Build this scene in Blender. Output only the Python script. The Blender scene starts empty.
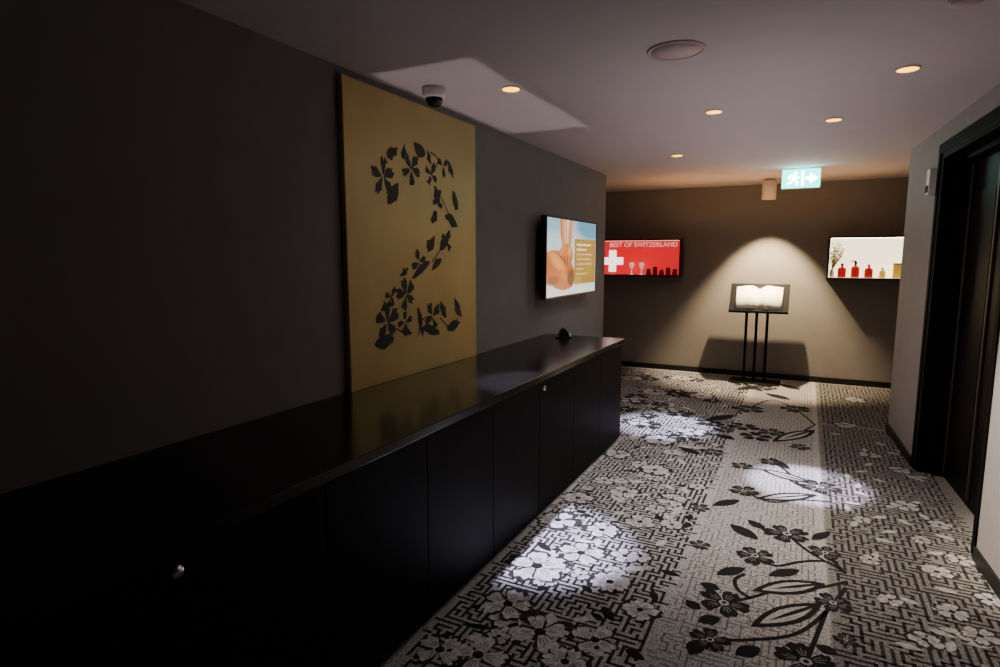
import bpy, bmesh, math, random
from mathutils import Matrix, Vector
random.seed(7)
S = bpy.context.scene
COL = S.collection
PI = math.pi
# ------------------------------------------------------------------ camera
F = 595.0; H = 1.6
PSI = math.radians(27.1); TH = math.radians(7.33)
cd = bpy.data.cameras.new('camera'); cam = bpy.data.objects.new('camera', cd); COL.objects.link(cam)
cd.sensor_width = 36; cd.lens = F*36/1000; cd.clip_start = .05
cam.location = (0, 0, H); cam.rotation_euler = (PI/2-TH, 0, PSI)
S.camera = cam
FW = Vector((-math.sin(PSI)*math.cos(TH), math.cos(PSI)*math.cos(TH), -math.sin(TH)))
RT = Vector((math.cos(PSI), math.sin(PSI), 0))
UP = RT.cross(FW)
def ray(u, v): return FW + RT*((u-500)/F) + UP*((333.5-v)/F)
def on(axis, val, u, v):
    d = ray(u, v); o = Vector((0, 0, H)); t = (val-o[axis])/d[axis]
    return o + d*t
def fl(u, v):
    p = on(2, 0, u, v); return (p.x, p.y)
CEIL = 2.53
# ------------------------------------------------------------------ materials
def mat(name, col, rough=.6, metal=0, emis=0, var=.12, scale=12, bump=0, ecol=None, spec=.5, coat=0):
    m = bpy.data.materials.new(name); m.use_nodes = True
    nt = m.node_tree; b = nt.nodes['Principled BSDF']
    tc = nt.nodes.new('ShaderNodeTexCoord'); nz = nt.nodes.new('ShaderNodeTexNoise')
    nz.inputs['Scale'].default_value = scale; nz.inputs['Detail'].default_value = 4
    nt.links.new(tc.outputs['Object'], nz.inputs['Vector'])
    mx = nt.nodes.new('ShaderNodeMix'); mx.data_type = 'RGBA'
    mr = nt.nodes.new('ShaderNodeMapRange'); mr.inputs[1].default_value = .3; mr.inputs[2].default_value = .7
    nt.links.new(nz.outputs['Fac'], mr.inputs[0])
    mx.inputs[6].default_value = (*[c*(1-var) for c in col], 1)
    mx.inputs[7].default_value = (*[min(1, c*(1+var)) for c in col], 1)
    nt.links.new(mr.outputs[0], mx.inputs[0])
    nt.links.new(mx.outputs[2], b.inputs['Base Color'])
    b.inputs['Roughness'].default_value = rough; b.inputs['Metallic'].default_value = metal
    b.inputs['Specular IOR Level'].default_value = spec
    b.inputs['Coat Weight'].default_value = coat
    if emis:
        if ecol is None: nt.links.new(mx.outputs[2], b.inputs['Emission Color'])
        else: b.inputs['Emission Color'].default_value = (*ecol, 1)
        b.inputs['Emission Strength'].default_value = emis
    if bump:
        bp = nt.nodes.new('ShaderNodeBump'); bp.inputs['Strength'].default_value = bump; bp.inputs['Distance'].default_value = .002
        n2 = nt.nodes.new('ShaderNodeTexNoise'); n2.inputs['Scale'].default_value = scale*12
        nt.links.new(tc.outputs['Object'], n2.inputs['Vector'])
        nt.links.new(n2.outputs['Fac'], bp.inputs['Height']); nt.links.new(bp.outputs['Normal'], b.inputs['Normal'])
    return m
M = {}
M['wall'] = mat('wall_paint', (.185, .175, .178), .75, bump=.15, var=.04, scale=6)
M['wall_far'] = mat('far_wall_paint', (.205, .182, .160), .8, bump=.15, var=.04, scale=6)
M['wall_right'] = mat('right_wall_paint', (.32, .29, .275), .75, bump=.15, var=.04, scale=6)
M['ceiling'] = mat('ceiling_paint', (.55, .485, .49), .85, bump=.1, var=.02, scale=4)
M['black'] = mat('black_lacquer', (.006, .006, .007), .28, var=.2, scale=8)
M['matte'] = mat('matte_black_steel', (.004, .004, .004), .6, var=.2, scale=8, spec=.12)
M['cab'] = mat('black_wood_veneer', (.0026, .0023, .0026), .5, var=.3, scale=20, bump=.05, spec=.07)
M['top'] = mat('polished_black_worktop', (.0035, .0032, .0032), .20, var=.2, scale=8, spec=.40)
M['base'] = mat('black_baseboard', (.006, .006, .006), .5, spec=.3)
M['frame'] = mat('black_door_frame', (.003, .0027, .0027), .6, var=.2, spec=.04)
M['door'] = mat('dark_door', (.005, .004, .004), .5, var=.2, spec=.08)
M['highlight'] = mat('brown_highlight', (.075, .052, .040), .5, metal=.3, var=.2)  # colour of the highlights painted on the doorway
M['gold'] = mat('brushed_gold', (.52, .395, .175), .48, metal=.58, var=.08, scale=3, bump=.05)
M['cut'] = mat('dark_cutout', (.010, .009, .009), .6)
M['chrome'] = mat('chrome', (.8, .78, .75), .2, metal=1, var=.03)
M['plastic'] = mat('black_plastic', (.012, .012, .013), .3)
M['white_pl'] = mat('white_plastic', (.72, .69, .66), .45, var=.04)
M['grey_pl'] = mat('pale_ceiling_plastic', (.56, .44, .42), .6, var=.06, spec=.2)
M['dome'] = mat('smoked_dome', (.01, .01, .012), .08)
M['lens'] = mat('warm_lamp', (1, .62, .22), .4, emis=5, ecol=(1, .46, .022))
M['alu'] = mat('grey_metal', (.62, .56, .52), .5, metal=.1)
M['paper'] = mat('page_paper', (.95, .90, .76), .7, var=.02)
M['red'] = mat('backlit_red', (.8, .02, .03), .5, emis=.9, ecol=(.85, .012, .02))
M['redshelf'] = mat('red_shelf', (.5, .01, .015), .4, var=.05)
M['redtxt'] = mat('lit_lettering', (1, .7, .68), .5, emis=.8, ecol=(1, .50, .48))
M['cross'] = mat('lit_white_cross', (1, .9, .88), .5, emis=2.4, ecol=(1, .88, .85))
M['whitepanel'] = mat('backlit_cream', (.95, .9, .70), .5, emis=2.5, ecol=(1, .86, .54), var=.03)
M['shelf'] = mat('cream_shelf', (.85, .78, .60), .5, emis=.5, ecol=(1, .85, .55), var=.04)  # slight emission brightens the case floor in place of light falling on it
M['strip'] = mat('case_fill_strip', (1, .95, .85), .5, emis=16, ecol=(1, .88, .68), var=.03)  # glowing bar added to light the fronts of the case contents
M['strip_r'] = mat('red_fill_strip', (1, .5, .5), .5, emis=3.5, ecol=(1, .26, .22), var=.03)  # dimmer red bar, added to brighten the inside of the red case
M['bottle_r'] = mat('red_glass', (.70, .03, .03), .2, var=.1, emis=.22, ecol=(.85, .02, .02))  # glows a little by itself so the bottles look brighter lit
M['bottle_d'] = mat('dark_glass', (.12, .012, .014), .12, var=.1, emis=.05, ecol=(.6, .02, .02))  # faint emission of its own, standing in for light on the jars
M['label_w'] = mat('cream_label', (.8, .72, .6), .6)
M['yellow'] = mat('yellow_card', (.9, .55, .06), .5, emis=.35, ecol=(.95, .58, .05))  # own emission lifts the yellow as if lit from the front
M['twig'] = mat('dry_twig', (.40, .36, .10), .7)
M['glass'] = mat('pale_glass', (.95, .6, .6), .1, emis=.7, ecol=(1, .55, .53))  # goblets glow by themselves, imitating lit glass
M['sign'] = mat('lit_green_sign', (.02, .6, .5), .4, emis=6, ecol=(.0, .85, .74), var=.03)
M['signw'] = mat('lit_sign_white', (.9, 1, 1), .4, emis=34, ecol=(.82, 1, .98), var=.02)
def em(n, c, s, var=.3):
    return mat(n, c, .5, emis=s, var=var, scale=4)
M['s_gold'] = em('screen_mustard', (.42, .24, .03), 1.1, .22)
M['s_white'] = em('screen_white', (.95, .90, .80), 1.3, .05)
def screen_mat(W, Hh):
    """soft photographic picture made of blended tones in the screen's own coordinates"""
    m = bpy.data.materials.new('screen_picture'); m.use_nodes = True; nt = m.node_tree; N = nt.nodes.new; L = nt.links.new
    b = nt.nodes['Principled BSDF']; tc = N('ShaderNodeTexCoord')
    nz = N('ShaderNodeTexNoise'); nz.inputs['Scale'].default_value = 9; nz.inputs['Detail'].default_value = 3; L(tc.outputs['Object'], nz.inputs['Vector'])
    ad = N('ShaderNodeVectorMath'); ad.operation = 'MULTIPLY_ADD'; L(nz.outputs['Color'], ad.inputs[0]); ad.inputs[1].default_value = (.03, 0, .03); L(tc.outputs['Object'], ad.inputs[2])
    sub = N('ShaderNodeVectorMath'); sub.operation = 'SUBTRACT'; L(ad.outputs[0], sub.inputs[0]); sub.inputs[1].default_value = (.015, 0, .015)
    rgb = N('ShaderNodeRGB'); rgb.outputs[0].default_value = (.62, .78, .84, 1); cur = rgb.outputs[0]
    blobs = [(.10, .98, .34, .24, 0, (.28, .56, .70), .4), (.85, .95, .42, .28, 0, (.13, .37, .52), .5), (.20, .04, .60, .11, 0, (.95, .95, .92), .8), (.75, .03, .5, .10, 0, (.9, .9, .86), .8),
             (.24, .34, .30, .24, 10, (.56, .115, .008), .95), (.20, .45, .19, .10, 20, (.90, .33, .06), .4), (.12, .22, .15, .07, 0, (.28, .045, .004), .5), (.46, .24, .09, .14, 0, (.14, .022, .003), .5), (.32, .28, .09, .06, 30, (.74, .22, .03), .2),
             (.31, .86, .062, .34, -8, (.82, .32, .09), .92), (.335, .86, .022, .30, -8, (.97, .58, .28), .3), (.262, .86, .012, .31, -8, (.40, .10, .02), .4), (.40, .56, .10, .12, 18, (.66, .19, .035), .93), (.43, .60, .04, .09, 14, (.94, .44, .15), .4),
             (.45, .88, .045, .28, 14, (.78, .28, .08), .92), (.47, .88, .014, .25, 14, (.95, .54, .26), .3),
             (.27, .57, .085, .05, -24, (.74, .24, .05), .9), (.34, .47, .010, .08, 10, (.12, .02, .004), .5), (.385, .45, .010, .09, 4, (.12, .02, .004), .5), (.435, .46, .009, .08, -6, (.12, .02, .004), .5), (.26, .51, .09, .013, 24, (.12, .02, .004), .4)]
    for cx, cz, rx, rz, rot, col, hard in blobs:
        mp = N('ShaderNodeMapping'); mp.vector_type = 'TEXTURE'
        mp.inputs['Location'].default_value = (cx*W, 0, cz*Hh); mp.inputs['Rotation'].default_value = (0, math.radians(rot), 0); mp.inputs['Scale'].default_value = (rx*W, 1, rz*Hh)
        L(sub.outputs[0], mp.inputs['Vector'])
        ln = N('ShaderNodeVectorMath'); ln.operation = 'LENGTH'; L(mp.outputs[0], ln.inputs[0])
        mr = N('ShaderNodeMapRange'); mr.interpolation_type = 'SMOOTHSTEP'
        mr.inputs[1].default_value = hard; mr.inputs[2].default_value = 1.04; mr.inputs[3].default_value = 1; mr.inputs[4].default_value = 0
        L(ln.outputs['Value'], mr.inputs[0])
        mx = N('ShaderNodeMix'); mx.data_type = 'RGBA'; L(mr.outputs[0], mx.inputs[0]); L(cur, mx.inputs[6]); mx.inputs[7].default_value = (*col, 1); cur = mx.outputs[2]
    L(cur, b.inputs['Emission Color']); b.inputs['Emission Strength'].default_value = 1.3; b.inputs['Base Color'].default_value = (.02, .02, .02, 1); b.inputs['Roughness'].default_value = .3
    return m

# ------------------------------------------------------------------ mesh builder
class MB:
    def __init__(s): s.bm = bmesh.new()
    def box(s, x0, x1, y0, y1, z0, z1, m=0, bev=0, T=None):
        vs = bmesh.ops.create_cube(s.bm, size=1)['verts']
        for v in vs: v.co = Vector((x0+(v.co.x+.5)*(x1-x0), y0+(v.co.y+.5)*(y1-y0), z0+(v.co.z+.5)*(z1-z0)))
        fs = {f for v in vs for f in v.link_faces}
        for f in fs: f.material_index = m
        if bev:
            es = list({e for v in vs for e in v.link_edges})
            r = bmesh.ops.bevel(s.bm, geom=es, offset=bev, segments=2, affect='EDGES', profile=.5)
            for f in r['faces']: f.material_index = m
            vs = list({v for f in r['faces'] for v in f.verts} | {v for v in vs if v.is_valid})
        if T: bmesh.ops.transform(s.bm, matrix=T, verts=vs)
        return s
    def poly(s, pts, m=0):
        vs = [s.bm.verts.new(p) for p in pts]
        try: f = s.bm.faces.new(vs); f.material_index = m
        except ValueError: pass
        return s
    def prism(s, pts, axis_fn, d0, d1, m=0):
        a = [s.bm.verts.new(axis_fn(p, d0)) for p in pts]; b = [s.bm.verts.new(axis_fn(p, d1)) for p in pts]
        n = len(pts); fs = [s.bm.faces.new(a), s.bm.faces.new(b[::-1])]
        for i in range(n): fs.append(s.bm.faces.new((a[i], b[i], b[(i+1) % n], a[(i+1) % n])))
        for f in fs: f.material_index = m
        return s
    def lathe(s, prof, seg=28, m=0, T=None):
        rings = []
        new = []
        for r, z in prof:
            if r < 1e-6: v = [s.bm.verts.new((0, 0, z))]
            else: v = [s.bm.verts.new((r*math.cos(2*PI*k/seg), r*math.sin(2*PI*k/seg), z)) for k in range(seg)]
            rings.append(v); new += v
        for a, b in zip(rings, rings[1:]):
            for k in range(seg):
                q = [a[k % len(a)], a[(k+1) % len(a)], b[(k+1) % len(b)], b[k % len(b)]]
                q = list(dict.fromkeys(q))
                if len(q) > 2:
                    f = s.bm.faces.new(q); f.material_index = m; f.smooth = True
        if T: bmesh.ops.transform(s.bm, matrix=T, verts=new)
        return s
    def tube(s, p0, p1, r, seg=10, m=0, r1=None):
        p0 = Vector(p0); p1 = Vector(p1); L = (p1-p0).length
        T = Matrix.Translation(p0) @ (p1-p0).to_track_quat('Z', 'Y').to_matrix().to_4x4()
        r1 = r if r1 is None else r1
        return s.lathe([(0, 0), (r, 0), (r1, L), (0, L)], seg, m, T)
    def build(s, name, mats, parent=None):
        bmesh.ops.recalc_face_normals(s.bm, faces=[f for f in s.bm.faces])
        me = bpy.data.meshes.new(name); s.bm.to_mesh(me); s.bm.free()
        for q in (mats if isinstance(mats, (list, tuple)) else [mats]): me.materials.append(M[q] if isinstance(q, str) else q)
        o = bpy.data.objects.new(name, me); COL.objects.link(o)
        if parent: o.parent = parent
        return o
def thing(name, label, cat, loc=(0, 0, 0), rot=(0, 0, 0), group=None):
    o = bpy.data.objects.new(name, None); COL.objects.link(o); o.empty_display_size = .1
    o.location = loc; o.rotation_euler = rot; o['label'] = label; o['category'] = cat
    if group: o['group'] = group
    return o
def struct(o): o['kind'] = 'structure'; return o
def tag(o, label, cat, group=None):
    o['label'] = label; o['category'] = cat
    if group: o['group'] = group
    return o
# 2-D pattern shapes
jr = random.Random(11)
def petals(cx, cy, r, n=5, rot=0, sq=1.0, jit=.07):
    base = [(.10, -.05), (.42, -.25), (.62, -.33), (.76, -.37), (.88, -.29), (.95, -.26), (1, -.12), (.90, .0), (1, .12), (.95, .26), (.88, .28), (.76, .37), (.62, .33), (.42, .25), (.10, .05)]
    out = []
    for k in range(n):
        a = rot+2*PI*k/n+jr.uniform(-.10, .10); c, s_ = math.cos(a), math.sin(a); g = r*jr.uniform(.88, 1.06)
        P = [(t+jr.uniform(-jit, jit)*.6, w*(1+jr.uniform(-jit, jit)*1.6)) for t, w in base]
        out.append([(cx+g*(t*c-w*sq*s_), cy+g*(t*s_+w*sq*c)) for t, w in P])
    return out
def disc(cx, cy, r, n=10): return [(cx+r*math.cos(2*PI*k/n), cy+r*math.sin(2*PI*k/n)) for k in range(n)]
def leaf(x0, y0, x1, y1, w):
    dx, dy = x1-x0, y1-y0; L = math.hypot(dx, dy); dx /= L; dy /= L
    prof = [(0, 0), (.12, .45), (.3, .85), (.5, 1), (.7, .8), (.88, .4), (1, 0)]
    up = [(x0+dx*t*L-dy*h*w, y0+dy*t*L+dx*h*w) for t, h in prof]
    dn = [(x0+dx*t*L+dy*h*w, y0+dy*t*L-dx*h*w) for t, h in prof[1:-1]]
    return up+dn[::-1]
def ragged(pts, k): return [(a+jr.uniform(-k, k), b+jr.uniform(-k, k)) for a, b in pts]
def smooth(pts, n=6):
    out = []
    P = [pts[0]]+list(pts)+[pts[-1]]
    for i in range(1, len(P)-2):
        for k in range(n):
            t = k/n
            out.append(tuple(.5*((2*P[i][j])+(-P[i-1][j]+P[i+1][j])*t+(2*P[i-1][j]-5*P[i][j]+4*P[i+1][j]-P[i+2][j])*t*t+(-P[i-1][j]+3*P[i][j]-3*P[i+1][j]+P[i+2][j])*t**3) for j in (0, 1)))
    out.append(tuple(pts[-1])); return out
def strip(pts, w):
    quads = []
    L, R = [], []
    for i, p in enumerate(pts):
        a = pts[max(0, i-1)]; b = pts[min(len(pts)-1, i+1)]
        dx, dy = b[0]-a[0], b[1]-a[1]; l = math.hypot(dx, dy) or 1
        L.append((p[0]-dy/l*w, p[1]+dx/l*w)); R.append((p[0]+dy/l*w, p[1]-dx/l*w))
    for i in range(len(pts)-1): quads.append([L[i], L[i+1], R[i+1], R[i]])
    return quads

# ------------------------------------------------------------------ room shell
XL = -2.10; YF = 8.55; YC = 6.78
struct(MB().box(-5, 3.2, -2.2, YF+.2, CEIL, CEIL+.15).build('ceiling', 'ceiling'))
struct(MB().box(XL-.2, XL, -2.2, YC, 0, CEIL).box(-5, XL-.2, YC-.2, YC, 0, CEIL).build('wall_left', 'wall'))
struct(MB().box(-5, 3.2, YF, YF+.2, 0, CEIL).build('wall_far', 'wall_far'))
struct(MB().box(-5, 3.2, -2.4, -2.2, 0, CEIL).build('wall_back', 'wall'))
struct(MB().box(-5.2, -5, YC-.2, YF+.2, 0, CEIL).build('wall_hall_left', 'wall'))
struct(MB().box(3.0, 3.2, -2.2, YF, 0, CEIL).build('wall_alcove_right', 'wall'))
ex = Vector((.05, -1, 0)).normalized(); ey = Vector((1, .05, 0)).normalized()
TW = Matrix(((ex.x, ey.x, 0, .76), (ex.y, ey.y, 0, 6.44), (0, 0, 1, 0), (0, 0, 0, 1)))
A0, A1, DZ = 1.12, 2.60, 2.33
w = MB()
w.box(0, A0, 0, .6, 0, CEIL, T=TW).box(A0, A1, 0, .6, DZ, CEIL, T=TW).box(A1, 8.5, 0, .6, 0, CEIL, T=TW)
struct(w.build('wall_right', 'wall_right'))
struct(MB().box(-4.9, 2.9, YF-.015, YF, 0, .075, bev=.004).build('baseboard_far', 'base'))
struct(MB().box(-.014, A0-.06, -.014, 0, 0, .075, T=TW, bev=.003).box(A1+.03, 8.4, -.014, 0, 0, .075, T=TW, bev=.003).build('baseboard_right', 'base'))
# door frame, door
t = MB()
t.box(A0-.06, A0, -.010, .0, 0, DZ+.07, T=TW, bev=.003).box(A1, A1+.03, -.010, .0, 0, DZ+.07, T=TW, bev=.003).box(A0, A1, -.010, 0, DZ, DZ+.07, T=TW, bev=.003)
for k in range(2):
    s0 = A0+.06*k; d0 = .0+.09*k
    t.box(s0, s0+.06, d0, .20, 0, DZ-.04*k, T=TW, bev=.003)
    t.box(A1-.06*(k+1), A1-.06*k, d0, .20, 0, DZ-.04*k, T=TW, bev=.003)
    t.box(A0+.06*k, A1-.06*k, d0, .20, DZ-.04*(k+1), DZ-.04*k, T=TW, bev=.003)
struct(t.build('trim_1', 'frame'))
AM = (A0+A1)/2
dd = struct(MB().box(A0+.12, AM-.002, .16, .20, .004, DZ-.08, T=TW, bev=.003).box(AM+.002, A1-.12, .16, .20, .004, DZ-.08, T=TW, bev=.003)
            .box(A0+.24, AM-.08, .154, .16, .2, DZ-.3, T=TW, bev=.003).box(AM+.08, A1-.24, .154, .16, .2, DZ-.3, T=TW, bev=.003).build('door_1', 'door'))
struct(MB().box(A0+.125, A0+.150, .150, .16, .05, DZ-.10, T=TW, bev=.002).box(AM-.045, AM-.015, .148, .16, .05, DZ-.10, T=TW, bev=.002).build('door_highlights', 'highlight'))  # brown strips stand in for vertical highlights on the dark door

# ------------------------------------------------------------------ carpet floor
def carpet_mat():
    m = bpy.data.materials.new('patterned_carpet'); m.use_nodes = True; nt = m.node_tree; b = nt.nodes['Principled BSDF']
    N = nt.nodes.new; L = nt.links.new
    tc = N('ShaderNodeTexCoord'); sp = N('ShaderNodeSeparateXYZ'); L(tc.outputs['Object'], sp.inputs[0])
    def ramp(fac, stops, interp='LINEAR'):
        r = N('ShaderNodeValToRGB'); r.color_ramp.interpolation = interp
        e = r.color_ramp.elements
        e[0].position, e[0].color = stops[0][0], (*stops[0][1], 1); e[1].position, e[1].color = stops[1][0], (*stops[1][1], 1)
        for p, c in stops[2:]:
            q = e.new(p); q.color = (*c, 1)
        L(fac, r.inputs[0]); return r.outputs[0]
    mp = N('ShaderNodeMapRange'); mp.inputs[1].default_value = -1.5; mp.inputs[2].default_value = 1.0; L(sp.outputs['X'], mp.inputs[0])
    zone = ramp(mp.outputs[0], [(0, (.44, .43, .45)), (.30, (.45, .435, .445)), (.50, (.45, .43, .42)), (.672, (.45, .42, .39)), (.677, (.22, .198, .177)), (1, (.22, .198, .177))])
    nz = N('ShaderNodeTexNoise'); nz.inputs['Scale'].default_value = 95; nz.inputs['Detail'].default_value = 3; L(tc.outputs['Object'], nz.inputs['Vector'])
    sk = ramp(nz.outputs['Fac'], [(.36, (.36, .36, .36)), (.56, (1.1, 1.1, 1.1))])
    mx = N('ShaderNodeMix'); mx.data_type = 'RGBA'; mx.blend_type = 'MULTIPLY'; mx.inputs[0].default_value = 1
    L(zone, mx.inputs[6]); L(sk, mx.inputs[7]); L(mx.outputs[2], b.inputs['Base Color'])
    b.inputs['Roughness'].default_value = .95; b.inputs['Specular IOR Level'].default_value = .1
    return m
M['carpet'] = carpet_mat()
M['c_dark'] = mat('carpet_black_yarn', (.017, .016, .016), .95, var=.3, scale=200, spec=.1)
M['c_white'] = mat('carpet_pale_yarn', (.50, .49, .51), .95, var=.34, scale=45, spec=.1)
M['c_grey'] = mat('carpet_grey_yarn', (.18, .168, .160), .95, var=.4, scale=150, spec=.1)
M['c_tan'] = mat('carpet_taupe_yarn', (.39, .355, .325), .95, var=.34, scale=60, spec=.1)
M['c_char'] = mat('carpet_charcoal_yarn', (.034, .031, .032), .95, var=.6, scale=60, spec=.1)
cp = MB(); cp.box(-5, 3.2, -2.2, YF+.2, -.1, 0)
def z(pts, h): return [(p[0], p[1], h) for p in pts]
def fret(x0, x1, y0, y1, c, wd, m, straight=.1, gap=.10):
    """labyrinth fret: the lines of a maze carved on a square grid"""
    ni = int((x1-x0)/c); nj = int((y1-y0)/c); h = wd/2
    D = ((1, 0), (0, 1), (-1, 0), (0, -1))
    seen = [[False]*nj for _ in range(ni)]; opened = set(); st = [(0, 0, 0)]; seen[0][0] = True
    while st:
        i, j, pd = st[-1]
        opt = [k for k in range(4) if 0 <= i+D[k][0] < ni and 0 <= j+D[k][1] < nj and not seen[i+D[k][0]][j+D[k][1]]]
        if not opt: st.pop(); continue
        k = pd if (pd in opt and random.random() < straight) else random.choice(opt)
        a, b = i+D[k][0], j+D[k][1]; seen[a][b] = True; opened.add((min(i, a), min(j, b), k % 2)); st.append((a, b, k))
    for i in range(ni):
        for j in range(nj):
            for k in (0, 1):
                if random.random() < gap: opened.add((i, j, k))
    def bar(a, cc, b_, d): cp.poly(z([(a-h, cc-h), (b_+h, cc-h), (b_+h, d+h), (a-h, d+h)], .0006), m)
    for i in range(1, ni):                                     # lines running along y, merged into long strokes
        j = 0
        while j < nj:
            if (i-1, j, 0) in opened: j += 1; continue
            e = j
            while e < nj and (i-1, e, 0) not in opened: e += 1
            bar(x0+i*c, y0+j*c, x0+i*c, y0+e*c); j = e
    for j in range(1, nj):                                     # lines running along x
        i = 0
        while i < ni:
            if (i, j-1, 1) in opened: i += 1; continue
            e = i
            while e < ni and (e, j-1, 1) not in opened: e += 1
            bar(x0+i*c, y0+j*c, x0+e*c, y0+j*c); i = e
fret(-1.38, -.48, .6, 5.1, .032, .0150, 5, gap=.06)
fret(-2.3, -.48, 5.12, 8.5, .035, .0155, 5, gap=.06)
fret(-.48, .18, .6, 8.5, .029, .008, 3)
fret(.20, .98, .6, 6.4, .034, .0150, 5, gap=.05)
fret(.20, 2.4, 6.42, 8.5, .040, .0170, 5, gap=.05)
cnt = [0]
def put_flower(x, y, r, m, cm, n=5, h=.0012, outline=None, sq=1.0, ring=False, lace=None, jit=.07):
    cnt[0] += 1; h += .00001*(cnt[0] % 25); ro = random.random()*6
    if outline is not None:
        for p in petals(x, y, r*1.20, n, ro, sq*1.05): cp.poly(z(p, h-.0002), outline)
    for p in petals(x, y, r, n, ro, sq, jit): cp.poly(z(p, h), m)
    if lace is not None:                                       # fine veins that open the petals up
        for k in range(n):
            a = ro+2*PI*k/n
            for da, l in ((-.22, .62), (0, .72), (.22, .62)):
                c, s_ = math.cos(a+da), math.sin(a+da)
                for q in strip([(x+r*.3*c, y+r*.3*s_), (x+r*l*c, y+r*l*s_)], r*.020): cp.poly(z(q, h+.0003), lace)
    cp.poly(z(disc(x, y, r*.20), h+.0004), cm)
    if ring: cp.poly(z(disc(x, y, r*.10), h+.0006), m)
def put_leaf(x0, y0, x1, y1, w_, m, h=.0011, inner=None):
    cnt[0] += 1; h += .00001*(cnt[0] % 25)
    cp.poly(z(leaf(x0, y0, x1, y1, w_), h), m)
    if inner is not None:
        fx, fy = x1-x0, y1-y0
        cp.poly(z(leaf(x0+fx*.13, y0+fy*.13, x1-fx*.13, y1-fy*.13, w_*.62), h+.0003), inner)
        cp.poly(z(leaf(x0, y0, x0+fx*.75, y0+fy*.75, w_*.18), h+.0006), m)
def put_stem(px, w_, m, h=.0010):
    for q in strip(smooth(px), w_): cp.poly(z(q, h), m)
# pale flowers of the left field
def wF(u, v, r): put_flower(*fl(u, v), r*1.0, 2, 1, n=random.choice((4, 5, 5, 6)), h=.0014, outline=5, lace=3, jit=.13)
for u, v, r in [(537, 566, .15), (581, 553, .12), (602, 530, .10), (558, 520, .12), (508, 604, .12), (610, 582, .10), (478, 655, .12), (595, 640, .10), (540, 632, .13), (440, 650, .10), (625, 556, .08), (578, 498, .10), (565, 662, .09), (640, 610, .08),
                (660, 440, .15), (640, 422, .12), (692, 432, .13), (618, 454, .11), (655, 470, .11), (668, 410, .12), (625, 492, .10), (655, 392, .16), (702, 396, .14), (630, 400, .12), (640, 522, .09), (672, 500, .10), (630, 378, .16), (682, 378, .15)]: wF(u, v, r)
rr = random.Random(3)
for k in range(34):
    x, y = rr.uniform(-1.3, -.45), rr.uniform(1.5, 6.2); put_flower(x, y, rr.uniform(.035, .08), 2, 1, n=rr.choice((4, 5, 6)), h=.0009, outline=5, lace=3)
for k in range(150):                                       # leaves drifting over the left field
    x, y = rr.uniform(-1.3, -.5), rr.uniform(1.6, 8.3); a = rr.uniform(0, 6.28); l = rr.uniform(.06, .16)
    if y > 5.2: x = rr.uniform(-2.2, -.4)
    put_leaf(x, y, x+l*math.cos(a), y+l*math.sin(a), rr.uniform(.014, .028), 2 if rr.random() < .55 else 1, h=.0008)
for k in range(34):
    x, y = rr.uniform(-2.1, -.2), rr.uniform(5.3, 8.3); put_flower(x, y, rr.uniform(.10, .15), 1, 4, h=.0009)
# dark vine motifs (guides read off the photograph, laid out on the floor)
def dF(u, v, r): put_flower(*fl(u, v), r*1.0, 1, 4, h=.0020, sq=1.02, ring=True, lace=3)
def dL(u0, v0, u1, v1, w_, inner=None): put_leaf(*fl(u0, v0), *fl(u1, v1), w_*1.08, 1, inner=inner, h=.0016)
def dS(*p, w_=.0100): put_stem([fl(*q) for q in p], w_, 1, h=.0014)
for u, v, r in [(787, 534, .125), (755, 556, .105), (825, 553, .09), (724, 603, .115), (833, 603, .085), (710, 640, .09), (806, 662, .12), (700, 545, .06),
                (820, 487, .14), (771, 462, .09), (744, 491, .10), (700, 508, .07), (748, 409, .17), (795, 409, .16), (771, 432, .12), (712, 452, .10), (742, 466, .08), (846, 640, .05),
                (765, 388, .15), (725, 430, .10), (800, 447, .09), (740, 380, .15)]: dF(u, v, r)
dS((846, 574), (826, 562), (800, 562), (775, 566), (757, 556)); dS((846, 582), (818, 588), (780, 590), (750, 598), (724, 603)); dS((846, 588), (826, 612), (796, 634), (750, 640), (712, 640))
dS((826, 562), (806, 550), (787, 534)); dS((842, 570), (834, 562), (825, 553)); dS((750, 598), (738, 590), (735, 580), (745, 574)); dS((826, 612), (815, 640), (806, 662))
dL(826, 584, 752, 591, .060, 4); dL(822, 604, 750, 627, .060, 4); dL(800, 570, 768, 576, .034); dL(758, 540, 730, 524, .046); dL(745, 568, 716, 575, .036)
dS((830, 496), (800, 486), (775, 472), (744, 468)); dS((830, 502), (800, 500), (770, 502), (744, 491)); dS((800, 486), (785, 470), (771, 462))
dL(814, 484, 760, 469, .062, 4); dL(818, 495, 755, 499, .062, 4); dL(790, 470, 771, 458, .038); dL(740, 500, 712, 506, .040)
dS((815, 425), (795, 409), (771, 400), (748, 409)); dS((815, 425), (790, 436), (771, 432)); dL(815, 430, 772, 442, .085, 4); dL(790, 400, 765, 393, .07); dL(735, 415, 705, 421, .065)
dL(770, 385, 735, 390, .08); dL(800, 390, 780, 384, .07); dL(735, 440, 715, 434, .055)
dL(700, 455, 680, 447, .05); dL(700, 640, 690, 655, .034); dL(838, 655, 815, 645, .030); dL(720, 590, 700, 583, .034); dL(720, 618, 698, 622, .034)
dL(765, 530, 748, 520, .035); dL(812, 540, 830, 532, .03); dL(700, 610, 686, 600, .03); dL(760, 648, 735, 655, .035)
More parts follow.
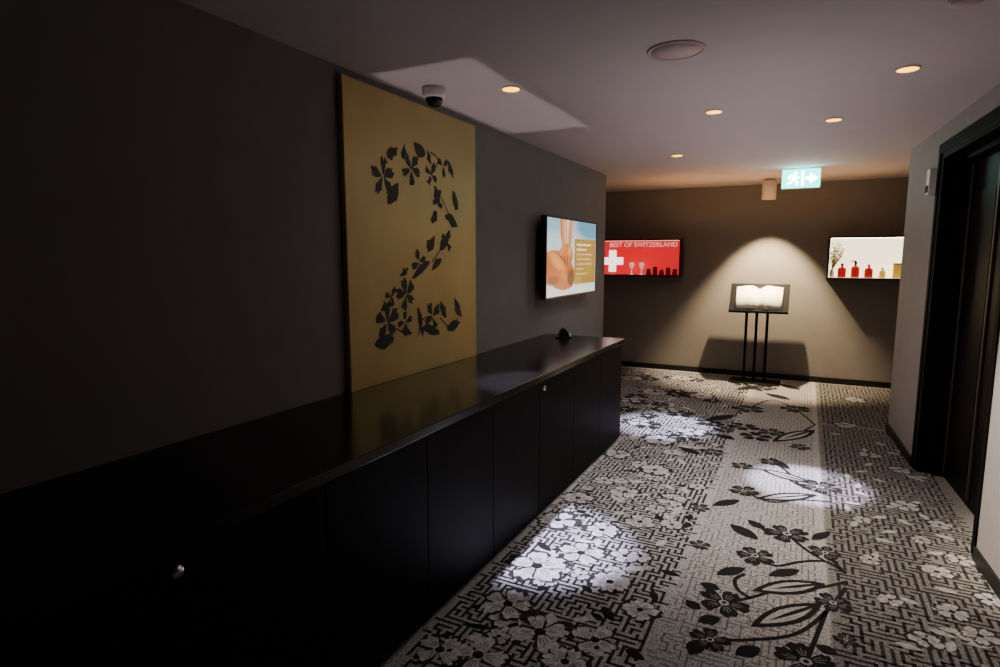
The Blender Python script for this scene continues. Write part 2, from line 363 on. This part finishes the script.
# pale flowers of the border
for u, v, r in [(937, 572, .08), (952, 612, .075), (905, 506, .09), (921, 540, .06), (980, 636, .075), (870, 455, .09), (862, 520, .06), (890, 600, .06), (845, 425, .11), (855, 400, .12), (900, 470, .08), (925, 640, .07), (870, 560, .06), (960, 560, .07), (940, 525, .07), (990, 600, .07)]:
    put_flower(*fl(u, v), r*.92, 4, 1, outline=5, lace=3, jit=.12)
for k in range(50):
    x, y = rr.uniform(.3, .9), rr.uniform(1.8, 6.3); a = rr.uniform(0, 6.28); put_leaf(x, y, x+.10*math.cos(a), y+.10*math.sin(a), .020, 4, h=.0008)
struct(cp.build('floor', ['carpet', 'c_dark', 'c_white', 'c_grey', 'c_tan', 'c_char']))

# ------------------------------------------------------------------ cabinets and worktop
XF = -1.38
names = ['farthest', 'second from the far end', 'third from the far end', 'fourth from the far end', 'fifth from the far end', 'sixth from the far end', 'seventh from the far end', 'eighth from the far end', 'nearest the viewer']
for i in range(9):
    y0 = 5.02-.6*(i+1)
    lock = i in (2, 6)
    lab = 'black cabinet unit below the worktop, %s in the row' % names[i]
    if lock: lab = 'black cabinet unit with a round chrome lock, %s in the row' % names[i]
    r = thing('cabinet_unit', lab, 'cabinet', (XL+.005, y0, 0), group='black cabinet units along the left wall')
    D = XF-XL-.005
    MB().box(.0, D-.022, .001, .599, .06, .858).build('body', 'cab', r)
    MB().box(.0, D-.035, .001, .599, .0, .06).build('plinth', 'base', r)
    d = MB().box(D-.022, D, .002, .598, .03, .856, bev=.002).build('door', 'cab', r)
    if lock:
        T = Matrix.Translation((D, .075, .805)) @ Matrix.Rotation(PI/2, 4, 'Y')
        k = MB().lathe([(0, -.004), (.017, -.004), (.017, .001), (.0155, .003), (0, .003)], 28, 0, T)
        k.box(D+.002, D+.0036, .0735, .0765, .798, .812)
        o = k.build('lock', 'chrome', d); o['label'] = 'small round chrome lock'
wt = MB().box(XL+.003, XF+.012, -.4, 5.04, .86, .90, bev=.003)
tag(wt.build('worktop', 'top'), 'long polished black worktop running over all the cabinet units', 'worktop')

# ------------------------------------------------------------------ gold floral panel on the wall
PX = XL+.035; PY0 = 2.345
ptl = thing('gold_panel', 'tall gold panel with dark flower silhouettes standing on the black worktop', 'panel', (PX, PY0, .90), (0, 0, PI/2))
PWID, PHGT = 1.32, 1.585
MB().box(0, PWID, 0, .033, .0, PHGT, bev=.003).build('board', 'gold', ptl)
def pl(u, v):
    p = on(0, PX, u, v); return (p.y-PY0, p.z-.90)
fb = MB(); LAY = [0]
def add(pts):
    LAY[0] += 1; y = -.001-.00001*(LAY[0] % 60)
    fb.poly([(p[0], y, p[1]) for p in pts])
PF = lambda u, v, rpx, n=5, sq=.80: [add(p) for p in petals(*pl(u, v), rpx*.0086, n, random.random()*6, sq, .19)]
PLf = lambda u0, v0, u1, v1, w_=.03: add(ragged(leaf(*pl(u0, v0), *pl(u1, v1), w_*.82), .010))
def PS(*p, w_=.0045):
    for q in strip(smooth([pl(*a) for a in p]), w_): add(q)
PF(383, 176, 12); PF(411, 169, 11); PF(431, 175, 9, 4); PF(443, 166, 8, 3)
PF(406, 294, 11); PF(387, 321, 13); PF(405, 322, 8, 4); PF(432, 316, 11, 4); PF(446, 242, 8, 4); PF(438, 200, 8, 3); PF(419, 262, 9, 4); PF(391, 296, 7, 3)
PLf(386, 156, 398, 149, .04); PLf(404, 143, 403, 160, .025); PLf(413, 145, 425, 155, .05); PLf(427, 150, 431, 165, .028); PLf(387, 204, 399, 183, .055)
PLf(448, 160, 452, 178, .035); PLf(434, 186, 440, 208, .04); PLf(453, 190, 457, 211, .045); PLf(445, 214, 457, 226, .045); PLf(436, 211, 432, 225, .03)
PLf(450, 230, 440, 252, .045); PLf(434, 236, 427, 254, .045); PLf(430, 260, 412, 278, .03); PLf(408, 268, 400, 276, .025); PLf(441, 258, 430, 272, .03)
PLf(374, 345, 395, 338, .05); PLf(400, 331, 412, 333, .03); PLf(418, 306, 423, 336, .022); PLf(440, 300, 446, 318, .035)
PLf(454, 297, 461, 318, .04); PLf(446, 329, 461, 322, .045); PLf(422, 327, 440, 334, .035); PLf(380, 309, 393, 304, .022)
PS((418, 336), (422, 320), (432, 316)); PS((411, 169), (405, 158), (404, 146)); PS((431, 175), (438, 160), (430, 152)); PS((387, 321), (398, 330), (412, 333))
PS((448, 238), (440, 250), (432, 262)); PS((395, 290), (388, 305), (387, 321)); PS((440, 318), (450, 327), (458, 318)); PS((437, 190), (446, 208), (450, 220))
fb.build('flower_silhouettes', 'cut', ptl)

# ------------------------------------------------------------------ television
TX = -1.985; ty0, ty1, tz0, tz1 = 4.74, 6.11, 1.232, 1.955
tv = thing('television', 'wall mounted flat television showing a massage advert', 'television', (TX, ty0, tz0), (0, 0, PI/2))
W_, H_ = ty1-ty0, tz1-tz0
MB().box(0, W_, .004, .055, 0, H_, bev=.006).build('housing', 'plastic', tv)
fr = MB(); b_ = .016
fr.box(0, W_, -.004, .004, 0, b_, bev=.002).box(0, W_, -.004, .004, H_-b_, H_, bev=.002).box(0, b_, -.004, .004, b_, H_-b_, bev=.002).box(W_-b_, W_, -.004, .004, b_, H_-b_, bev=.002)
fr.build('bezel', 'plastic', tv)
M['picture'] = screen_mat(W_, H_)
sc = MB()
def sp(pts, m, k): sc.poly([(b_+p[0]*(W_-2*b_), .0035-.0006*k, b_+p[1]*(H_-2*b_)) for p in pts], m)
sp([(0, 0), (1, 0), (1, 1), (0, 1)], 0, 0)
sp([(.52, .13), (.99, .13), (.99, .76), (.52, .76)], 1, 2.2)
for k, (a, c) in enumerate([(.57, .88), (.57, .78), (.57, .92), (.57, .88), (.57, .92), (.57, .72), (.57, .80)]):
    zz = .68-.068*k; hh = .013 if k < 2 else .0045
    x = a
    while x < c:
        l = rr.uniform(.015, .05); sp([(x, zz-hh), (min(x+l, c), zz-hh), (min(x+l, c), zz+hh), (x, zz+hh)], 2, 3); x += l+.012
sc.build('screen', ['picture', 's_gold', 's_white'], tv)
MB().box(W_*.3, W_*.7, .05, TX-XL-.002, H_*.25, H_*.75, bev=.004).build('wall_bracket', 'plastic', tv)

# ------------------------------------------------------------------ small stand on the worktop
sd = thing('table_stand', 'small black wedge shaped stand on the far end of the worktop', 'stand', (-1.86, 4.86, .90), (0, 0, .5))
MB().box(-.07, .07, -.05, .05, 0, .012, bev=.003).build('base', 'plastic', sd)
MB().prism([(-.05, .012), (.05, .012), (.035, .05), (.0, .085), (-.03, .07)], lambda p, d: (p[0], d, p[1]), -.04, .04).build('body', 'plastic', sd)
MB().box(.030, .062, -.035, .035, .012, .030, bev=.002).build('pad', 'white_pl', sd)

# ------------------------------------------------------------------ display cases on far wall
def text_mesh(body, width, parent, loc, m, name='lettering', h=None):
    c = bpy.data.curves.new('t', 'FONT'); c.body = body; c.size = 1; c.extrude = .01; c.offset = .012
    o = bpy.data.objects.new('t', c); COL.objects.link(o); bpy.context.view_layer.update()
    me = bpy.data.meshes.new_from_object(o.evaluated_get(bpy.context.evaluated_depsgraph_get()))
    bpy.data.objects.remove(o); xs = [v.co.x for v in me.vertices]; ys = [v.co.y for v in me.vertices]
    k = width/(max(xs)-min(xs)); kh = k if h is None else h/(max(ys)-min(ys))
    for v in me.vertices: v.co = Vector(((v.co.x-min(xs))*k, -v.co.z*.2, (v.co.y-min(ys))*kh))
    me.name = name; me.materials.clear(); me.materials.append(M[m])
    q = bpy.data.objects.new(name, me); COL.objects.link(q); q.parent = parent; q.location = loc; return q
CZ = 1.327; CH = .520; CD = .23
def case(x0, x1, label, panel, fill_mat, shelf):
    r = thing('display_case', label, 'display case', (x0, YF, CZ)); w_ = x1-x0; e = .022
    f = MB().box(0, w_, -CD, 0, 0, e, bev=.003).box(0, w_, -CD, 0, CH-e, CH, bev=.003).box(0, e, -CD, 0, e, CH-e, bev=.003).box(w_-e, w_, -CD, 0, e, CH-e, bev=.003)
    f.build('frame', 'black', r)
    MB().box(e, w_-e, -.02, -.005, e+.004, CH-e).build('back_panel', panel, r)
    MB().box(e, w_-e, -CD+.004, -.02, e, e+.004).build('shelf_liner', shelf, r)
    MB().box(e+.01, w_-e-.01, -CD+.012, -CD+.03, CH-e-.005, CH-e, bev=.002).build('fill_strip', fill_mat, r)  # added glowing bar that brightens the case interior
    return r
RX0, RX1 = -2.74, -1.515; WX0, WX1 = .222, 1.42
rc = case(RX0, RX1, 'black framed red lit wall display case with a white cross', 'red', 'strip_r', 'redshelf')
text_mesh('BEST OF SWITZERLAND', .96, rc, (.175, -.022, .415), 'redtxt', h=.064)
cx = .220; cz = .215; a = .052; L = .155
MB().box(cx-a, cx+a, -.026, -.02, cz-L, cz+L).box(cx-L, cx-a, -.026, -.02, cz-a, cz+a).box(cx+a, cx+L, -.026, -.02, cz-a, cz+a).build('cross', 'cross', rc)
wc = case(WX0, WX1, 'black framed cream lit wall display case holding red bottles', 'whitepanel', 'strip', 'shelf')
SZ = CZ+.026
def goblet(x, lab):
    r = thing('goblet', lab, 'goblet', (x, YF-.12, SZ), group='goblets in the red display case')
    MB().lathe([(0, 0), (.03, 0), (.03, .006), (.007, .012), (.006, .08)], 20).build('stem', 'glass', r)
    MB().lathe([(.006, .08), (.026, .10), (.034, .14), (.031, .17), (.028, .17), (.031, .14), (.023, .105), (0, .088)], 20).build('bowl', 'glass', r)
goblet(-2.21, 'pale stemmed goblet nearer the white cross in the red case'); goblet(-2.07, 'pale stemmed goblet farther from the white cross in the red case')
for k, (x, hh) in enumerate([(-1.97, .07), (-1.88, .10), (-1.79, .06), (-1.70, .09), (-1.61, .07)]):
    r = thing('jar', 'small dark jar on the red case floor, %s from the goblets' % ['first', 'second', 'third', 'fourth', 'fifth'][k], 'jar', (x, YF-.12, SZ), group='dark jars in the red display case')
    MB().lathe([(0, 0), (.03, 0), (.032, .01), (.032, hh-.02), (.024, hh-.008), (0, hh-.008)], 18).build('body', 'bottle_d', r)
    MB().lathe([(.026, hh-.008), (.027, hh+.012), (0, hh+.012)], 18).build('lid', 'plastic', r)
def bottle(x, hh, rad, m, lab, pump=False, capm='plastic'):
    r = thing('bottle', lab, 'bottle', (x, YF-.13, SZ), group='bottles in the cream display case')
    MB().lathe([(0, 0), (rad, 0), (rad*1.03, .01), (rad*1.03, hh*.60), (rad*.8, hh*.68), (rad*.32, hh*.74), (rad*.3, hh*.88), (0, hh*.88)], 20).build('body', m, r)
    c = MB().lathe([(rad*.36, hh*.84), (rad*.36, hh), (0, hh)], 16)
    if pump: c.box(-rad*1.1, rad*.2, -.006, .006, hh, hh+.014, bev=.002)
    c.build('cap', capm, r)
bottle(.39, .17, .045, 'bottle_r', 'red bottle leftmost in the cream display case, in front of the twigs')
bottle(.53, .19, .045, 'bottle_r', 'red pump bottle second from left in the cream display case', True)
bottle(.67, .16, .045, 'bottle_r', 'red bottle third from left in the cream display case', capm='bottle_r')
bottle(.81, .12, .032, 'yellow', 'short yellow bottle beside the yellow box in the cream case')
vz = thing('twig_vase', 'small vase of dry twigs at the left end of the cream case', 'vase', (.285, YF-.065, SZ))
MB().lathe([(0, 0), (.022, 0), (.028, .03), (.022, .07), (.012, .09), (.012, .1), (0, .1)], 18).build('vase', 'label_w', vz)
tw = MB()
for k in range(13):
    a_ = -.06+.045*k+rr.uniform(-.02, .02); l = rr.uniform(.20, .33)
    p1 = Vector((math.sin(a_)*l, rr.uniform(-.02, .01), .09+math.cos(a_)*l)); tw.tube((0, 0, .08), p1, .003, 6, r1=.0018)
    for j in range(6):
        q = Vector((0, 0, .08)).lerp(p1, .35+.13*j); sd_ = rr.choice((-1, 1))
        tw.poly([q, q+Vector((sd_*.018, -.004, .016)), q+Vector((sd_*.038, 0, .022)), q+Vector((sd_*.015, .002, .028))])
tw.build('twigs', 'twig', vz)
yb = thing('gift_box', 'yellow gift box at the right of the cream display case', 'box', (.97, YF-.12, SZ))
MB().box(-.055, .055, -.04, .04, 0, .15, bev=.004).build('carton', 'yellow', yb)
MB().box(-.059, .059, -.044, .044, .15, .175, bev=.004).build('lid', 'label_w', yb)

# ------------------------------------------------------------------ book stand and book
BX, BY = -.51, 8.19
st = thing('book_stand', 'black lectern stand on thin poles below the spotlight', 'stand', (BX, BY, 0))
PH = math.radians(58)
TT = Matrix.Translation((0, -.10, .905)) @ Matrix.Rotation(PH, 4, 'X')
tr = MB().box(-.345, .345, 0, .42, -.018, 0, T=TT, bev=.004)
tr.build('tray', 'matte', st)
MB().box(-.345, .345, 0, .014, 0, .04, T=TT, bev=.003).build('lip', 'matte', st)
for x in (-.135, -.015, .110): MB().box(x-.017, x+.017, .0, .025, .014, 1.035, bev=.003).build('pole', 'matte', st)
MB().box(-.30, .30, -.17, .20, 0, .014, bev=.004).build('base_plate', 'matte', st)
MB().box(-.19, .19, -.01, .028, 1.0, 1.04, bev=.003).build('cross_bar', 'matte', st)
p = Vector((BX, BY, 0)) + (TT @ Vector((0, .02, .001)))
bk = thing('open_book', 'large open guest book with white pages lit on the black stand', 'book', p, (PH, 0, 0))
MB().box(-.28, .28, 0, .35, 0, .006, bev=.002).build('cover', 'matte', bk)
def page_block(sgn):
    """curved stack of pages: rises from the gutter, dips to the fore-edge, top edge bowed"""
    b = MB(); n = 16; top = []; bot = []
    def hz(t): return .010+.060*(math.sin(min(1, t/.36)*PI/2)**1.2)*(1-.80*max(0, (t-.28)/.72)**1.2)
    for i in range(n+1):
        t = i/n; x = sgn*.270*t; bow = .022*math.sin(min(1, t/.5)*PI/2)
        top.append(((x, .014+.012*math.sin(t*PI), hz(t)), (x, .312+bow, hz(t)))); bot.append(((x, .014, .006), (x, .312+bow, .006)))
    T = [[b.bm.verts.new(q) for q in r_] for r_ in top]; B = [[b.bm.verts.new(q) for q in r_] for r_ in bot]
    for i in range(n):
        f = b.bm.faces.new((T[i][0], T[i+1][0], T[i+1][1], T[i][1])); f.smooth = True
        b.bm.faces.new((B[i][0], B[i][1], B[i+1][1], B[i+1][0]))
        b.bm.faces.new((T[i][0], B[i][0], B[i+1][0], T[i+1][0])); b.bm.faces.new((T[i][1], T[i+1][1], B[i+1][1], B[i][1]))
    b.bm.faces.new((T[0][0], T[0][1], B[0][1], B[0][0])); b.bm.faces.new((T[n][0], B[n][0], B[n][1], T[n][1]))
    b.build('page_block', 'paper', bk)
page_block(-1); page_block(1)

# ------------------------------------------------------------------ spotlight on ceiling
q = on(2, CEIL, 770, 179); SX, SY = q.x, q.y
sl = thing('ceiling_spotlight', 'grey cylindrical spotlight on the ceiling above the book stand', 'spotlight', (SX, SY, CEIL))
MB().lathe([(0, 0), (.045, 0), (.045, -.02), (0, -.02)], 24).build('mount', 'alu', sl)
MB().lathe([(.0, -.02), (.075, -.02), (.08, -.03), (.08, -.24), (.07, -.24), (.066, -.20), (0, -.20)], 28).build('barrel', 'alu', sl)
MB().lathe([(0, -.205), (.06, -.205), (.06, -.212), (0, -.212)], 24).build('lamp_face', 'lens', sl)

# ------------------------------------------------------------------ exit sign
pe = on(1, 7.17, 781, 189); pe2 = on(1, 7.17, 820, 189)
EW = pe2.x-pe.x; EH = .20
es = thing('exit_sign', 'lit green exit sign with running figure and arrow under the ceiling', 'sign', (pe.x, 7.17, pe.z))
MB().box(0, EW, .008, .05, 0, EH, bev=.004).build('housing', 'white_pl', es)
MB().box(.004, EW-.004, -.006, .008, .004, EH-.004).build('face', 'sign', es)
zt = CEIL-pe.z
MB().box(EW*.3, EW*.7, .01, .04, EH, zt, bev=.002).build('bracket', 'white_pl', es)
pg = MB()
def pp(pts): pg.poly([(q[0]*EW, -.0075, q[1]*EH) for q in pts])
pp([(.52, .12), (.57, .12), (.57, .86), (.52, .86)]); pp([(.62, .42), (.76, .42), (.76, .58), (.62, .58)])
pp([(.74, .24), (.93, .50), (.74, .76)])
pg.build('arrow', 'signw', es)
pg = MB()
pp(disc(.36, .80, .05)); pp([(.24, .70), (.34, .72), (.38, .66), (.36, .46), (.28, .42), (.26, .58)])
pp([(.28, .46), (.36, .46), (.44, .32), (.42, .14), (.38, .14), (.39, .30)]); pp([(.28, .44), (.32, .42), (.26, .26), (.14, .22), (.13, .28), (.22, .32)])
pp([(.36, .66), (.40, .56), (.47, .58), (.47, .53), (.37, .50)]); pp([(.26, .70), (.16, .60), (.18, .48), (.21, .48), (.20, .58), (.28, .64)])
pg.build('running_figure', 'signw', es)

# ------------------------------------------------------------------ ceiling things
DL = [((511, 88), 'nearest the domed camera, above the worktop'), ((908, 68), 'nearest the right wall, closest to the doorway'), ((714, 111), 'in the middle of the corridor ceiling'),
      ((834, 119), 'on the right, between doorway and exit sign'), ((677, 155), 'farthest down the corridor, past the television')]
pos = []
for (u, v), lab in DL:
    c = on(2, CEIL, u, v); pos.append(c)
    r = thing('downlight', 'warm recessed ceiling downlight '+lab, 'downlight', (c.x, c.y, CEIL), group='recessed ceiling downlights')
    MB().lathe([(.054, 0), (.054, -.006), (.050, -.008), (.046, -.008), (.044, -.003), (.044, 0)], 28).build('trim_ring', 'alu', r)
    MB().lathe([(0, -.001), (.047, -.001), (.047, -.009), (0, -.0125)], 24).build('lamp_lens', 'lens', r)
c = on(2, CEIL, 676, 50)
r = thing('ceiling_speaker', 'round flat speaker grille in the middle of the ceiling', 'speaker', (c.x, c.y, CEIL))
MB().lathe([(.13, 0), (.128, -.006), (.118, -.008), (.113, -.006), (.113, 0)], 36).build('rim', 'grey_pl', r)
g = MB().lathe([(0, -.001), (.113, -.001), (.113, -.005), (0, -.008)], 36); g.build('grille', 'grey_pl', r)
c = on(2, CEIL, 968, -3)
r = thing('smoke_detector', 'round smoke detector on the ceiling at top right edge', 'smoke detector', (c.x, c.y, CEIL))
MB().lathe([(0, 0), (.06, 0), (.06, -.012), (0, -.012)], 28).build('mounting_plate', 'grey_pl', r)
MB().lathe([(.05, -.012), (.05, -.02), (.035, -.026), (0, -.028)], 28).build('cap', 'grey_pl', r)
c = on(2, CEIL, 434, 88)
r = thing('dome_camera', 'small dome security camera on the ceiling before the gold panel', 'security camera', (c.x, c.y, CEIL))
MB().lathe([(0, 0), (.064, 0), (.067, -.01), (.064, -.046), (.056, -.056), (.045, -.056), (0, -.052)], 32).build('housing', 'white_pl', r)
MB().lathe([(.050, -.056), (.048, -.072), (.039, -.090), (.023, -.102), (0, -.106)], 28).build('dome', 'dome', r)
# wall sensor on right wall
loc = TW @ Vector((1.0, 0, 2.05))
r = thing('wall_sensor', 'small pale sensor box high on the right wall beside the doorway', 'sensor', loc, (0, 0, math.atan2(ex.y, ex.x)))
MB().box(-.045, .045, -.05, -.0005, 0, .19, bev=.006).build('case', 'white_pl', r)
MB().box(-.03, .03, -.055, -.05, .02, .07, bev=.002).build('window', 'dome', r)

# ------------------------------------------------------------------ lights
def spot(name, loc, e, size, blend, col=(1, 1, 1), rad=.03, aim=None):
    l = bpy.data.lights.new(name, 'SPOT'); l.energy = e; l.spot_size = math.radians(size); l.spot_blend = blend; l.color = col; l.shadow_soft_size = rad
    o = bpy.data.objects.new(name, l); COL.objects.link(o); o.location = loc
    if aim: o.rotation_euler = (Vector(aim)-Vector(loc)).to_track_quat('-Z', 'Y').to_euler()
    return o
cool = (.77, .74, 1); warm = (1, .89, .78)
beams = [(1250, (-1.26, 2.98, 0), 26, .65, cool, 7), (120, (.40, 3.68, 0), 70, 1, warm, 21), (160, (-.45, 4.1, 0), 70, 1, warm, 32), (1250, (.10, 4.6, 0), 20.5, .6, cool, 25), (1050, (-1.12, 5.65, 0), 24.5, .65, cool, 40)]
for c, (e, aim, sz, bl, cl, sp_) in zip(pos, beams):
    spot('downlight_beam', (c.x, c.y, CEIL-.02), e, sz, bl, cl, aim=aim)
    spot('downlight_spill', (c.x, c.y, CEIL-.02), sp_, 150, 1, (1, .92, .88), .04)
spot('wall_fill', (-.35, 2.3, CEIL-.02), 750, 30, .6, (1, .86, .72), .04, aim=(.98, 3.40, .75))  # added lamp without a fixture, brightens the near right wall
spot('book_spot', (SX, SY, CEIL-.225), 660, 77, .6, (1, .77, .48), .02, aim=(SX, SY+.29, 1.0))
spot('book_beam', (SX, SY, CEIL-.225), 200, 20, .4, (1, .87, .62), .03, aim=(BX, BY, 1.08))
def area(name, loc, sx, sy, e, spread, col):
    al = bpy.data.lights.new(name, 'AREA'); al.shape = 'RECTANGLE'; al.size = sx; al.size_y = sy; al.energy = e; al.spread = math.radians(spread); al.color = col
    ao = bpy.data.objects.new(name, al); COL.objects.link(ao); ao.location = loc; ao.rotation_euler = (PI, 0, 0)
# added area lamp imitating the glow the polished worktop throws on the ceiling
area('worktop_fill', (-1.76, 3.38, .93), .60, 1.66, .62, 2.5, (1, .88, .90))
# added upward fill lamps standing in for light bounced onto the ceiling
area('bounce_fill', (-.35, 5.0, 1.72), 1.2, 4.2, 8, 180, (1, .89, .91))
area('bounce_fill', (-.6, 7.6, 1.95), 2.4, .9, 10, 180, (1, .49, .17))  # added orange fill for the far end of the ceiling
# added cyan lamp above the closed sign housing, strengthening its ceiling glow
area('sign_fill', (pe.x+EW/2, 7.15, pe.z+EH+.012), EW*.9, .03, .9, 170, (.2, 1, .85))
wd = bpy.data.worlds.new('world'); S.world = wd; wd.use_nodes = True
wd.node_tree.nodes['Background'].inputs[0].default_value = (.02, .018, .02, 1)
